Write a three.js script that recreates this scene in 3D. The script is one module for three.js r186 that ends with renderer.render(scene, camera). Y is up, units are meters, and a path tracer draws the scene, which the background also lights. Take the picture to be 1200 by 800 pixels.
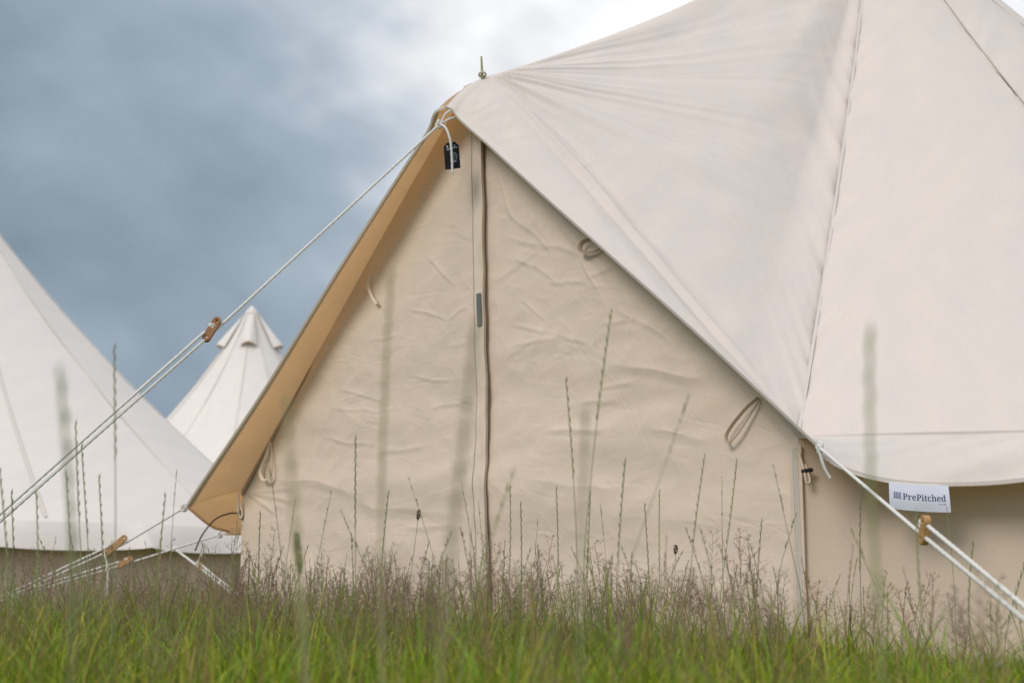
import * as THREE from 'three';
import { ImprovedNoise } from 'three/addons/math/ImprovedNoise.js';
import { mergeGeometries } from 'three/addons/utils/BufferGeometryUtils.js';
import { RoundedBoxGeometry } from 'three/addons/geometries/RoundedBoxGeometry.js';

const R = Math.PI / 180;
let seed = 12345;
const rnd = () => { seed = (seed * 1664525 + 1013904223) >>> 0; return seed / 4294967296; };
const rr = (a, b) => a + (b - a) * rnd();
const noise = new ImprovedNoise();
const nz = (x, y, z = 0) => noise.noise(x + 31.7, y + 11.3, z + 57.1);
const fbm = (x, y, z, o = 4) => { let s = 0, a = .5, f = 1; for (let i = 0; i < o; i++) { s += a * nz(x * f, y * f, z * f); a *= .5; f *= 2.07; } return s; };
const lerp = (a, b, t) => a + (b - a) * t;
const clamp = (x, a = 0, b = 1) => Math.min(b, Math.max(a, x));
const sm = (a, b, x) => { const t = clamp((x - a) / (b - a)); return t * t * (3 - 2 * t); };
const V = (x, y, d) => new THREE.Vector3(x, y, -d);            // metres: right, up, away from the viewer

/* ---------- camera, sky, sun, exposure ---------- */
const scene = new THREE.Scene();
const camera = new THREE.PerspectiveCamera(26.476, 1024 / 682, .05, 2000);
camera.position.set(0, .22, 0);
camera.rotation.x = 9.681 * R;
camera.focus = 3.7;
camera.userData.fStop = 4.8;
scene.add(camera);

const renderer = new THREE.WebGLRenderer({ antialias: true });
renderer.toneMapping = THREE.LinearToneMapping;
renderer.toneMappingExposure = 1.0;
renderer.shadowMap.enabled = true;

{ // broken overcast: a slate cloud bank on one side that thins to bright white cloud on the other
  const w = 2048, h = 1024, data = new Float32Array(w * h * 4);
  for (let j = 0; j < h; j++) {
    const el = ((j + .5) / h - .5) * Math.PI, ce = Math.cos(el), y = Math.sin(el), elD = el / R;
    for (let i = 0; i < w; i++) {
      const ph = ((i + .5) / w - .5) * 2 * Math.PI, x = Math.cos(ph) * ce, z = Math.sin(ph) * ce;
      const k = (j * w + i) * 4;
      if (elD < -8) { data[k] = .3; data[k + 1] = .34; data[k + 2] = .38; data[k + 3] = 1; continue; }
      const az = Math.atan2(x, -z) / R;
      // clouds as a layer seen from below
      const fl = 1 / (Math.max(y, 0) + .22), cx = x * fl, cz = z * fl;
      const n = fbm(cx * .8 + 2.2, cz * .8 + .7, 3.1, 5), n2 = fbm(x * 3.5 + 9 + z * 2, y * 7 - x * 3, z * 3.5, 5), n3 = fbm(x * 9 + 3, y * 15 + x * 6, z * 9 + 4, 4);
      const open = sm(-15, 5, az - 6.5 + .45 * (elD - 14) + 15 * n2 + 8 * n3) * sm(95, 30, az) * sm(2, 18, elD);            // the break in the cloud behind the tent's ridge
      const bank = sm(2, -16, az) * sm(-130, -70, az) * sm(48, 14, elD);                                    // the slate bank on the left
      let L = lerp(.53, .88, sm(8, 55, elD)) * (1 - .33 * bank) * (1 + .22 * n + .44 * n2 + .3 * n3) + .40 * open * (1 + .3 * n3);
      L = clamp(L, .2, 1.15);
      const b = clamp((L - .30) / .55);
      data[k] = L * lerp(.775, .985, b); data[k + 1] = L * lerp(1.0, 1.0, b); data[k + 2] = L * lerp(1.225, 1.04, b); data[k + 3] = 1;
    }
  }
  const t = new THREE.DataTexture(data, w, h, THREE.RGBAFormat, THREE.FloatType);
  t.mapping = THREE.EquirectangularReflectionMapping; t.magFilter = t.minFilter = THREE.LinearFilter; t.needsUpdate = true;
  scene.background = t; scene.environment = t;
}
const sun = new THREE.DirectionalLight(new THREE.Color(1, .95, .88), 1.5);
sun.position.set(-7, 8.2, 4); sun.target.position.set(0, 0, -6);
sun.castShadow = true; sun.shadow.radius = 45; sun.shadow.mapSize.set(2048, 2048);
Object.assign(sun.shadow.camera, { left: -16, right: 16, top: 16, bottom: -16, near: 1, far: 60 });
scene.add(sun, sun.target);

/* ---------- helpers ---------- */
const taken = {};
const numbered = (n) => { const k = taken[n] = (taken[n] ?? -1) + 1; return k ? `${n}_${String(k).padStart(3, '0')}` : n; };
function tag(o, label, category, group, kind) {
  if (label) o.userData.label = label; if (category) o.userData.category = category;
  if (group) o.userData.group = group; if (kind) o.userData.kind = kind; return o;
}
function thing(name, at, label, category, group) {
  const g = new THREE.Group(); g.name = numbered(name); g.position.copy(at); scene.add(g);
  return tag(g, label, category, group);
}
// geometry is written in world metres; a part is stored relative to the thing (or part) that it belongs to
function part(name, geo, mat, parent, label) {
  const m = new THREE.Mesh(geo, mat); m.name = name; m.castShadow = m.receiveShadow = true;
  const o = new THREE.Vector3(); for (let p = parent; p && p !== scene; p = p.parent) o.add(p.position);
  geo.translate(-o.x, -o.y, -o.z); parent.add(m);
  if (label) m.userData.label = label;
  return m;
}
function grid(nu, nv, f, uv) {
  const pos = new Float32Array((nu + 1) * (nv + 1) * 3), uvs = new Float32Array((nu + 1) * (nv + 1) * 2), idx = [];
  const p = new THREE.Vector3();
  for (let j = 0, k = 0; j <= nv; j++) for (let i = 0; i <= nu; i++, k++) {
    f(i / nu, j / nv, p); pos.set([p.x, p.y, p.z], k * 3);
    if (uv) uvs.set(uv(i / nu, j / nv, p), k * 2); else uvs.set([p.x + p.z, p.y], k * 2);
  }
  for (let j = 0; j < nv; j++) for (let i = 0; i < nu; i++) { const a = j * (nu + 1) + i, b = a + nu + 1; idx.push(a, a + 1, b, a + 1, b + 1, b); }
  const g = new THREE.BufferGeometry();
  g.setAttribute('position', new THREE.BufferAttribute(pos, 3)); g.setAttribute('uv', new THREE.BufferAttribute(uvs, 2));
  g.setIndex(idx); g.computeVertexNormals(); return g;
}
// push the vertices of a grid along their normals by f(position, u, v)
function relief(g, nu, nv, f) {
  const P = g.attributes.position, N = g.attributes.normal, p = new THREE.Vector3();
  const d = new Float32Array(P.count);
  for (let k = 0; k < P.count; k++) { p.fromBufferAttribute(P, k); d[k] = f(p, (k % (nu + 1)) / nu, Math.floor(k / (nu + 1)) / nv); }
  for (let k = 0; k < P.count; k++) P.setXYZ(k, P.getX(k) + N.getX(k) * d[k], P.getY(k) + N.getY(k) * d[k], P.getZ(k) + N.getZ(k) * d[k]);
  g.computeVertexNormals(); return g;
}
// a laid rope: three strands twisted, round a curve of points
function rope(pts, rad = .004, lay = .022, straight = true) {
  const c = straight ? new THREE.CurvePath() : new THREE.CatmullRomCurve3(pts);
  if (straight) for (let i = 1; i < pts.length; i++) c.add(new THREE.LineCurve3(pts[i - 1], pts[i]));
  const L = c.getLength(), n = Math.max(8, Math.ceil(L / (lay / 3.2))), m = 9;
  const up = new THREE.Vector3(.13, .97, .21), T = new THREE.Vector3(), A = new THREE.Vector3(), B = new THREE.Vector3();
  const at = []; for (let i = 0; i <= n; i++) { const t = i / n; at.push([c.getPointAt(t), c.getTangentAt(clamp(t, .001, .999))]); }
  const g = grid(m, n, (u, v, p) => {
    const [q, t] = at[Math.round(v * n)]; T.copy(t); A.crossVectors(T, up).normalize(); B.crossVectors(A, T);
    const ph = u * 2 * Math.PI, r = rad * (1 + .16 * Math.cos(3 * (ph - v * L / lay * 2 * Math.PI / 3)));
    p.copy(q).addScaledVector(A, Math.cos(ph) * r).addScaledVector(B, Math.sin(ph) * r);
  });
  return g;
}
// flat ribbon along points, each with its half width vector, and a small thickness along the normal
function band(pts, wid, thick) {   // pts: Vector3[], wid: (i) => Vector3 half width, thick: (i) => Vector3 half thickness
  const n = pts.length - 1, sgn = [[-1, -1], [1, -1], [1, 1], [-1, 1], [-1, -1]];
  const g = grid(4, n, (u, v, p) => { const i = Math.round(v * n), [a, b] = sgn[Math.round(u * 4)]; p.copy(pts[i]).addScaledVector(wid(i), a).addScaledVector(thick(i), b); });
  const h = g.toNonIndexed(); h.computeVertexNormals(); return h;
}
function orient(geo, pos, xAxis, yAxis) {
  const x = xAxis.clone().normalize(), z = new THREE.Vector3().crossVectors(x, yAxis).normalize(), y = new THREE.Vector3().crossVectors(z, x);
  return geo.applyMatrix4(new THREE.Matrix4().makeBasis(x, y, z).setPosition(pos));
}
function clothMap(c, amount = 1) {   // woven cotton: slubs, faint mottling
  const w = 512, d = new Uint8Array(w * w * 4), col = new THREE.Color().setRGB(...c), out = new THREE.Color();
  for (let j = 0; j < w; j++) for (let i = 0; i < w; i++) {
    const a = i / w * 2 * Math.PI, b = j / w * 2 * Math.PI, ca = Math.cos(a), sa = Math.sin(a), cb = Math.cos(b), sb = Math.sin(b);
    const m = fbm(ca * 1.6 + cb * .7, sa * 1.6 + sb * 1.5, cb * 1.3 - sa, 4), f = nz(ca * 40 + cb * 3, sa * 40, sb * 9 + cb * 9) * .5 + nz(ca * 9, sa * 9 + sb * 40, cb * 40) * .5;
    const k = 1 + amount * (.055 * m + .03 * f + .02 * (rnd() - .5));
    out.copy(col).multiplyScalar(k); out.r *= 1 + .012 * m * amount; out.b *= 1 - .03 * m * amount; out.convertLinearToSRGB();
    d.set([clamp(out.r) * 255, clamp(out.g) * 255, clamp(out.b) * 255, 255], (j * w + i) * 4);
  }
  const t = new THREE.DataTexture(d, w, w); t.colorSpace = THREE.SRGBColorSpace; t.magFilter = THREE.LinearFilter; t.wrapS = t.wrapT = THREE.RepeatWrapping; t.needsUpdate = true; return t;
}
const rgb = (r, g, b) => new THREE.Color().setRGB(r, g, b);
const cloth = (c, o = {}) => new THREE.MeshPhysicalMaterial({ map: clothMap(c), roughness: .93, specularIntensity: .25, side: THREE.DoubleSide, ...o });
const plain = (c, o = {}) => new THREE.MeshStandardMaterial({ color: rgb(...c), roughness: .8, side: THREE.DoubleSide, ...o });
const M = {
  roof: cloth([.70, .628, .583]),
  // two sheets tinted honey: the glow through the canvas is put into their colour
  glowOuter: cloth([.84, .68, .49], { transmission: .7, thickness: 0, roughness: 1 }),
  glowInner: cloth([.86, .67, .46], { transmission: .68, thickness: 0, roughness: 1 }),
  valance: cloth([.82, .755, .705], { transmission: .2, thickness: 0, roughness: 1 }),
  wall: cloth([.73, .59, .475]),
  door: cloth([.775, .64, .53]),
  placket: cloth([.77, .64, .53]),
  hem: cloth([.62, .53, .44]),
  seam: plain([.60, .53, .47]),
  seamPale: plain([.62, .565, .52]),
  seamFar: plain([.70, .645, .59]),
  stitch: plain([.42, .36, .30]),
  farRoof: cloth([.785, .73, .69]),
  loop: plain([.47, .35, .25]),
  rope: plain([.72, .70, .66], { roughness: .9 }),
  cord: plain([.74, .73, .70], { roughness: .85 }),
  strap: plain([.10, .09, .085]),
  black: plain([.018, .018, .022], { roughness: .5 }),
  velcro: plain([.15, .17, .165], { roughness: 1 }),
  steel: new THREE.MeshStandardMaterial({ color: rgb(.5, .5, .5), metalness: 1, roughness: .4 }),
  spike: plain([.32, .33, .13], { roughness: .5 }),
  pole: new THREE.MeshStandardMaterial({ color: rgb(.45, .45, .45), metalness: .8, roughness: .45 }),
};

/* ---------- ground ---------- */
{
  const n = 512, d = new Uint8Array(n * n * 4), c = new THREE.Color();
  for (let j = 0; j < n; j++) for (let i = 0; i < n; i++) {
    const a = i / n * 6.2832, b = j / n * 6.2832, f = fbm(Math.cos(a) * 3, Math.sin(a) * 3 + Math.cos(b) * 3, Math.sin(b) * 3, 5), g = rnd();
    c.setRGB(.075 + .05 * f + .03 * g, .095 + .045 * f + .03 * g, .032 + .015 * f + .012 * g).convertLinearToSRGB();
    d.set([c.r * 255, c.g * 255, c.b * 255, 255], (j * n + i) * 4);
  }
  const t = new THREE.DataTexture(d, n, n); t.colorSpace = THREE.SRGBColorSpace; t.magFilter = THREE.LinearFilter; t.wrapS = t.wrapT = THREE.RepeatWrapping; t.needsUpdate = true;
  const g = grid(90, 90, (u, v, p) => { const x = (u * 2 - 1) ** 3 * 600, z = (v * 2 - 1) ** 3 * 600 - 6; p.set(x, -.004, z); }, (u, v, p) => [p.x / 1.5, p.z / 1.5]);
  g.index.array.reverse?.(); g.computeVertexNormals();
  const m = new THREE.Mesh(g, new THREE.MeshStandardMaterial({ map: t, roughness: 1, side: THREE.DoubleSide })); m.name = 'ground'; m.receiveShadow = true; m.userData.kind = 'structure'; scene.add(m);
}

/* ---------- the big bell tent ---------- */
const base = V(1.6, 0, 6.0);
const main = thing('bell_tent', base, 'large cream canvas bell tent with a zipped triangular door and a guyed porch', 'tent', 'bell tents in the meadow');
const H = 3.16, EAVE = .595, aR = -20.4 * R, aL = 278.6 * R, GAPS = 18;
const apex = V(1.6, H, 6.0), Pt = V(-.099, 1.91, 4.6), CL = V(-1.038, EAVE, 5.6), CR = V(.72, EAVE, 3.63), TL = V(-1.243, .528, 5.56), TR = V(.722, .554, 3.42);
const ringR = (a) => lerp(2.528, 2.668, sm(aR + 1.2, aL, a));
const dirA = (a) => new THREE.Vector3(Math.sin(a), 0, Math.cos(a));
const eaveP = (a) => dirA(a).multiplyScalar(ringR(a)).add(base).setY(EAVE);
const capR = .07;
function cone(a, t, p) {           // canopy away from the door
  const d = dirA(a), r = lerp(capR, ringR(a), t), k = 4 * t * (1 - t) * .062 * .7 * (1 + .25 * (1 - t));
  return p.copy(base).addScaledVector(d, r - k).setY(lerp(H, EAVE, t) - k);
}
function hemAt(a, p) {             // lower edge of the valance: pulled out at each guy, sagging between
  const g = (a - aR) / (aL - aR) * GAPS, u = g - Math.floor(clamp(g, 0, GAPS - 1e-4)), bow = Math.pow(Math.sin(Math.PI * clamp(u)), .48);
  const late = sm(GAPS - 1.6, GAPS - 1, g) * sm(GAPS, GAPS - .8, g);
  const tipR = ringR(a) + .205 + .04 * late, tipY = lerp(.552, .528, g / GAPS) - .075 * late;
  p.copy(base).addScaledVector(dirA(a), lerp(tipR, ringR(a) + .125, bow)).setY(lerp(tipY, .456, bow));
  p.lerp(TR, Math.exp(-((g / .16) ** 2))); return p.lerp(TL, Math.exp(-(((GAPS - g) / .16) ** 2)));
}
// roof, panel by panel between its seams
const seams = [aR, 8 * R, 36 * R, 64 * R, 92 * R, 120 * R, 148 * R, 176 * R, 204 * R, 232 * R, 255 * R, aL];
const pucker = (p, da, t) => {     // little diagonal gathers where a seam is pulled tight
  const s = t * 3.4, d = Math.abs(da) * (2.5 * t + .05);
  return Math.exp(-d / .095) * .009 * nz(s * 8 + d * 13, da > 0 ? 3 : 8, 1) + Math.exp(-d / .02) * .003 * nz(s * 24, 5, 2);
};
for (let i = 0; i + 1 < seams.length; i++) {
  const a0 = seams[i], a1 = seams[i + 1], fine = i < 2, nu = fine ? 170 : 24, nv = fine ? 340 : 50;
  const g = grid(nu, nv, (u, v, p) => cone(lerp(a0, a1, u), v, p), (u, v, p) => [p.x + p.z * .3, p.y + p.z * .2]);
  relief(g, nu, nv, (p, u, v) => {
    const da = (a1 - a0);
    return pucker(p, u * da + 1e-4, v) - pucker(p, (1 - u) * da, v) * -1 - .012 * Math.sin(Math.PI * u) * Math.sin(Math.PI * v)
      + .006 * fbm(p.x * 1.4, p.y * 1.1, p.z * 1.4, 3) * Math.sin(Math.PI * v) + .0022 * fbm(p.x * 5 + p.y * 3, p.y * 4, p.z * 5, 3) * Math.sin(Math.PI * v);
  });
  part('roof_panel', g, M.roof, main);
}
{ // raised fell seams, a double line of thread along each
  const q = new THREE.Vector3(), q2 = new THREE.Vector3();
  for (const a of seams.slice(0, -1)) {
    const n = 160, pts = [], nor = [], sd = [];
    for (let i = 0; i <= n; i++) { const t = .01 + .985 * i / n; cone(a, t, q); cone(a, Math.min(1, t + .01), q2); const s = new THREE.Vector3(Math.cos(a), 0, -Math.sin(a)), nn = new THREE.Vector3().crossVectors(q2.sub(q), s).normalize(); if (nn.y < 0) nn.negate(); pts.push(q.clone().addScaledVector(nn, a === seams[1] ? .0045 : .0012 + .0022 * (.5 + nz(t * 80, a)))); nor.push(nn); sd.push(s); }
    const wide = a === seams[1] ? .0022 : .0045;
    part('roof_seam', band(pts, (i) => sd[i].clone().multiplyScalar(wide), (i) => nor[i].clone().multiplyScalar(.0007)), a === seams[1] ? M.stitch : M.seamPale, main);
  }
}
// the two panels that run to the door's ridge pole, then the overhang in front of the door
const Nf = { L: [V(-.27, 1.702, 4.55), V(-.246, 1.741, 4.5)], top: V(-.213, 1.752, 4.485), R: V(-.178, 1.719, 4.47) };
const edgeR = new THREE.CurvePath(), edgeL = new THREE.CurvePath();
{
  const a = Nf.R, b = TR, m1 = a.clone().lerp(b, .33), m2 = a.clone().lerp(b, .7); m2.y += .006;
  const cr = new THREE.CatmullRomCurve3([Nf.top, new THREE.Vector3().lerpVectors(Nf.top, Nf.R, .5).add(new THREE.Vector3(.004, .006, 0)), a, a.clone().lerp(b, .12), m1, m2, b.clone().lerp(m2, .08), b], false, 'centripetal');
  const s = Nf.L[0], cl = new THREE.CatmullRomCurve3([Nf.top, Nf.L[1], s, s.clone().lerp(TL, .1), s.clone().lerp(TL, .35), s.clone().lerp(TL, .68).add(new THREE.Vector3(.012, .004, 0)), s.clone().lerp(TL, .94), TL], false, 'centripetal');
  cr.arcLengthDivisions = cl.arcLengthDivisions = 600;
  edgeR.get = (t) => cr.getPointAt(t); edgeL.get = (t) => cl.getPointAt(t);
}
const sideOf = { R: { C: CR, edge: edgeR, a: aR }, L: { C: CL, edge: edgeL, a: aL } };
for (const k of ['R', 'L']) {
  const S = sideOf[k]; S.e1 = S.C.clone().sub(Pt).normalize();
  S.n = new THREE.Vector3().crossVectors(Pt.clone().sub(apex), S.C.clone().sub(apex)).normalize(); if (S.n.y < 0) S.n.negate();
  S.e2 = new THREE.Vector3().crossVectors(S.n, S.e1); if (S.e2.dot(apex.clone().sub(Pt)) < 0) S.e2.negate();
  S.coneIn = dirA(S.a).multiplyScalar(-.7).setY(-.7);
}
const ridgeN = sideOf.L.n.clone().add(sideOf.R.n).normalize();
const doorLine = (S, s) => Pt.clone().lerp(S.C, s).addScaledVector(S.n, .012 * Math.sin(Math.PI * s)).addScaledVector(ridgeN, -.016 * Math.exp(-s / .03));
function tentSide(S, s, t, p) {
  const aD = Math.atan2(Pt.x - base.x, Pt.z - base.z), a = lerp(aD + (S.a > 3 ? 2 * Math.PI : 0), S.a, s);
  const top = apex.clone().addScaledVector(dirA(a), capR), D = doorLine(S, s), k = 4 * t * (1 - t);
  const inn = S.n.clone().negate().multiplyScalar(lerp(.035, .055, s) * sm(0, .2, s) * (1 - .6 * sm(.85, 1, s))).addScaledVector(S.coneIn, .062 * (1 + .25 * (1 - t)) * sm(.6, 1, s));
  inn.y -= .065 * Math.exp(-s / (S.a > 3 ? .9 : .12));
  return p.copy(top).lerp(D, t).addScaledVector(inn, k);
}
const fan = (S, p) => {            // tension folds that spread from the ridge pole's head
  const v = p.clone().sub(Pt), x = v.dot(S.e1), y = v.dot(S.e2), d = Math.hypot(x, y), th = Math.atan2(y, x);
  const on = sm(0, .09, d);
  const sharp = 1 - Math.abs(nz(th * 5.2 + .35 * nz(d * 1.5, 2), 4.2, d * .35)) * 2.1;
  let f = on * (.017 * Math.exp(-d / .5) * sharp + .006 * Math.exp(-d / 1.2) * nz(th * 9 + .3 * nz(d * 2, 7), d * .5, 9)
    + .0062 * Math.exp(-d / .9) * (1 - 2 * Math.abs(nz(th * 15 + .2 * nz(d * 3, 1), d * .6, 2))));
  // broad slack lobes under the ridge, short drag lines lower down
  f += .011 * nz(th * 4.5 - d * .9, d * .8, 6) * sm(.5, 1.3, d) * sm(.2, .7, th);
  f += .0045 * (.5 - Math.abs(nz(x * 2.4 + y * 4.4, y * 1.6 - x * 3.1, 13))) * sm(.2, .6, d);
  f += .004 * nz(x * 3.2 + y * 5, y * 2.2 - x * 4.6, 3) * sm(.3, .8, d);
  f += .009 * Math.exp(-(((y - .028 - .012 * nz(x * 3, 1)) / .016) ** 2)) * sm(.02, .2, x) * sm(1.75, 1.35, x);   // rolled edge along the pole line
  f -= .006 * Math.exp(-(((y - .075 - .02 * nz(x * 2.1, 8)) / .022) ** 2)) * sm(.02, .3, x) * sm(1.5, .9, x);
  return f;
};
for (const k of ['L', 'R']) {
  const S = sideOf[k], fine = k === 'R', nu = fine ? 300 : 60, nv = fine ? 330 : 60;
  const g = grid(nu, nv, (u, v, p) => { v = 1 - (1 - v) * (1 - v) * .35 - (1 - v) * .65; tentSide(S, u, v, p); }, (u, v, p) => [p.x + p.z * .3, p.y + p.z * .2]);
  if (g.attributes.normal.getY(500) < 0) { g.index.array.reverse(); g.computeVertexNormals(); }
  relief(g, nu, nv, (p, u, v) => (fan(S, p) + (fine ? pucker(p, (1 - u) * .8 + 1e-4, v) : 0) + .0016 * fbm(p.x * 6, p.y * 5, p.z * 6, 3)) * sm(0, .022, 1 - v) * sm(0, fine ? .03 : .15, u) * (fine ? 1 : .4) - (fine ? 0 : .012 * sm(0, .05, u)));
  part('roof_panel', g, M.roof, main);
  // overhang
  const fu = 320, fv = 26;
  const over = (off) => { const h = grid(fu, fv, (u, v, p) => {
    const D = doorLine(S, u), F = S.edge.get(clamp(u)); p.copy(D).lerp(F, v);
    const nn = ridgeN.clone().lerp(S.n, sm(0, .12, u)), at0 = sm(0, .05, u);
    p.addScaledVector(nn, .012 * Math.sin(Math.PI * v) + off + at0 * .0035 * nz(u * 16, v * 2.2, k === 'R' ? 1 : 5) * Math.sin(Math.PI * Math.min(1, v * 1.1)) + .008 * nz(u * 5 + v, v * .8, 3) * v * Math.sin(Math.PI * u) + Math.exp(-u / .09) * sm(0, .04, u) * Math.sin(Math.PI * v) * (.015 * (.5 - Math.abs(nz(u * 26 + v * 1.4, v * .9, 8))) * 2 + .006 * nz(u * 48 - v * 2, v * 1.3, 2)));
  }, (u, v, p) => [p.x + p.z * .3, p.y + p.z * .2]);
  if (h.attributes.normal.getY(4000) < 0) { h.index.array.reverse(); h.computeVertexNormals(); } return h; };
  part('porch_overhang', over(0), k === 'R' ? M.roof : M.glowOuter, main);
  part('porch_under_sheet', over(-.004), k === 'R' ? M.roof : M.glowInner, main, k === 'L' ? 'porch underside tinted honey for the light through the canvas' : undefined);  // added second sheet; on the left its colour carries the canvas glow
  // bound hem along the front edge
  const pts = [], wd = []; for (let i = 0; i <= 240; i++) { const u = i / 240, F = S.edge.get(u), D = doorLine(S, u); const w = D.sub(F).normalize(); pts.push(F.clone().addScaledVector(w, .008).addScaledVector(S.n, -.0005)); wd.push(w); }
  part('porch_hem', band(pts, (i) => wd[i].clone().multiplyScalar(.011), () => S.n.clone().multiplyScalar(.0042)), k === 'R' ? M.roof : M.hem, main);
}
// valance all the way round
{
  const nu = 900, nv = 12, q = new THREE.Vector3(), e = new THREE.Vector3();
  const g = grid(nu, nv, (u, v, p) => {
    const a = lerp(aR, lerp(aR, aL, 15 / 18), u); hemAt(a, q); e.copy(eaveP(a)); p.copy(e).lerp(q, v); p.y += .012 * Math.sin(Math.PI * v);
    const w = sm(0, .2, v); p.addScaledVector(dirA(a), w * (.006 * nz(a * 9 + v, v * 1.2, 4) + .009 * nz(a * 24 + v * 3.5, v * 1.4, 1) + .004 * nz(a * 60 - v * 5, v * 2, 7)));
  }, (u, v, p) => [p.x + p.z * .3, p.y + p.z * .2]);
  part('valance', g, M.valance, main);
  part('valance_glow_sheet', grid(500, 6, (u, v, p) => { const a = lerp(aR, lerp(aR, aL, 15 / 18), u); hemAt(a, q); e.copy(eaveP(a)); p.copy(e).lerp(q, v * .97); p.y += .012 * Math.sin(Math.PI * v) - .004; p.addScaledVector(dirA(a), -.006 + sm(0, .2, v) * .006 * nz(a * 9 + v, v * 1.2, 4)); }), M.glowInner, main);  // added sheet, tinted to warm the shade on the wall below
  const back = (off) => grid(140, nv, (u, v, p) => {
    const a = lerp(lerp(aR, aL, 15 / 18), aL, u); hemAt(a, q); e.copy(eaveP(a)); p.copy(e).lerp(q, v); p.y += .012 * Math.sin(Math.PI * v) + off; p.addScaledVector(dirA(a), .005 * nz(a * 9 + v, v * 1.2, 4) * sm(0, .2, v));
  }, (u, v, p) => [p.x + p.z * .3, p.y + p.z * .2]);
  part('valance', back(0), M.glowOuter, main); part('valance_glow_sheet', back(-.003), M.glowInner, main);  // left stretch: golden underside glow put into the colour of both sheets
  const pts = [], top = []; for (let i = 0; i <= 700; i++) { const a = lerp(aR, aL, i / 700); pts.push(hemAt(a, new THREE.Vector3()).add(new THREE.Vector3(0, .006, 0))); const t = eaveP(a).addScaledVector(dirA(a), .002); t.y += .001; top.push(t); }
  const dr = (i, n) => dirA(lerp(aR, aL, i / n));
  part('valance_hem', band(pts, () => new THREE.Vector3(0, .0045, 0), (i) => dr(i, 700).multiplyScalar(.0018)), M.roof, main);
  part('eave_seam', band(top, () => new THREE.Vector3(0, .003, 0), (i) => dr(i, 700).multiplyScalar(.0012)), M.roof, main);
}
// wall
{
  const nu = 700, nv = 40;
  const g = grid(nu, nv, (u, v, p) => {
    const a = lerp(aR, aL, u), y = v * (EAVE - .004);
    p.copy(base).addScaledVector(dirA(a), ringR(a) - .008 + .016 * nz(a * 5, y * 1.5, 2) * sm(0, .03, u) + .007 * nz(a * 14 + y, y * 3.5, 6) + .012 * Math.exp(-u / .004)).setY(y);
  });
  part('wall', g, M.wall, main);
}
// cap and centre pole
part('apex_cap', new THREE.ConeGeometry(capR + .12, .18, 40, 1, true).translate(apex.x, H + .035, apex.z), M.roof, main);
part('centre_pole', new THREE.CylinderGeometry(.019, .019, H, 16).translate(apex.x, H / 2, apex.z), M.pole, main);
part('porch_pole', new THREE.CylinderGeometry(.0125, .0125, 1.87, 14).translate(-.06, .935, -4.66), M.pole, main);
{ const s = new THREE.CylinderGeometry(.0032, .005, .075, 10).rotateZ(.05).translate(Pt.x - .001, 1.925, Pt.z + .01);
  part('pole_spike', s, M.spike, main);
  part('grommet', new THREE.TorusGeometry(.011, .0035, 8, 20).rotateX(Math.PI / 2 - .5).translate(Pt.x + .001, 1.899, Pt.z + .012), M.hem, main); }

/* door: two panels that meet under a placket */
const dE = new THREE.Vector3().subVectors(CR, CL).setY(0), DW = dE.length(); dE.normalize();
const dN = new THREE.Vector3(-.746, 0, .666);                     // out of the doorway
const doorTop = (q) => Math.min(1.865, q < 1.373 ? lerp(.604, 1.908, q / 1.373) : lerp(1.908, .604, (q - 1.373) / (DW - 1.373)));
const onDoor = (q, y, out, p = new THREE.Vector3()) => p.copy(CL).setY(y).addScaledVector(dE, q).addScaledVector(dN, out);
const split = (y) => 1.474 - .024 * y + .0018 * nz(y * 2.2, 3, 3);   // right edge of the placket
const creases = [[1.498,1.426,1.753,1.215,0.008,0.004],[1.477,1.557,1.559,1.358,0.008,0.004],[1.518,1.324,1.9,1.189,0.009,0.005],[1.559,1.248,1.79,1.129,0.008,0.004],[1.864,1.195,1.951,1.066,0.006,0.004],[1.715,1.141,1.899,1.112,0.006,0.004],[1.899,1.125,2.011,1.14,0.006,0.005],[1.95,0.977,2.069,0.973,0.006,0.004],[1.788,0.961,1.896,0.929,0.006,0.004],[2.086,1.003,2.062,0.933,0.006,0.004],[2.017,0.849,2.325,0.782,0.014,0.009],[1.93,0.792,2.082,0.796,0.007,0.004],[1.712,0.685,1.969,0.665,0.01,0.007],[1.859,0.761,2.005,0.747,0.008,0.004],[1.559,1.031,1.714,0.983,0.006,0.004],[1.559,0.963,1.751,0.965,0.006,0.004],[1.519,0.928,1.657,0.964,0.006,0.003],[1.599,1.106,1.714,1.023,0.006,0.003],[1.457,1.182,1.716,1.248,0.008,0.004],[2.002,1.02,2.229,0.892,0.009,0.004],[1.716,1.382,2.004,1.095,0.01,0.005],[2.129,0.664,2.344,0.612,0.014,0.006],[1.636,0.55,1.994,0.493,0.02,0.007],[1.038,1.161,1.244,1.088,0.006,0.004],[1.244,1.088,1.352,1.123,0.006,0.004],[1.066,0.924,1.247,0.884,0.006,0.004],[0.647,0.924,0.901,0.847,0.007,0.004],[0.596,0.858,0.878,0.82,0.007,0.003],[0.547,0.758,0.856,0.704,0.008,0.004],[0.026,0.584,0.252,0.491,0.008,0.007],[0.026,0.584,0.364,0.534,0.009,0.006],[0.026,0.584,0.39,0.582,0.009,0.004],[0.796,1.074,0.992,1.073,0.006,0.003],[1.128,1.323,1.287,1.195,0.007,0.004],[0.857,0.681,1.138,0.689,0.01,0.005],[0.274,0.626,0.761,0.555,0.016,0.006],[0.763,0.51,1.23,0.463,0.018,0.006],[1.006,0.415,1.316,0.427,0.012,0.005],[1.136,0.802,1.355,0.81,0.008,0.004]];
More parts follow.
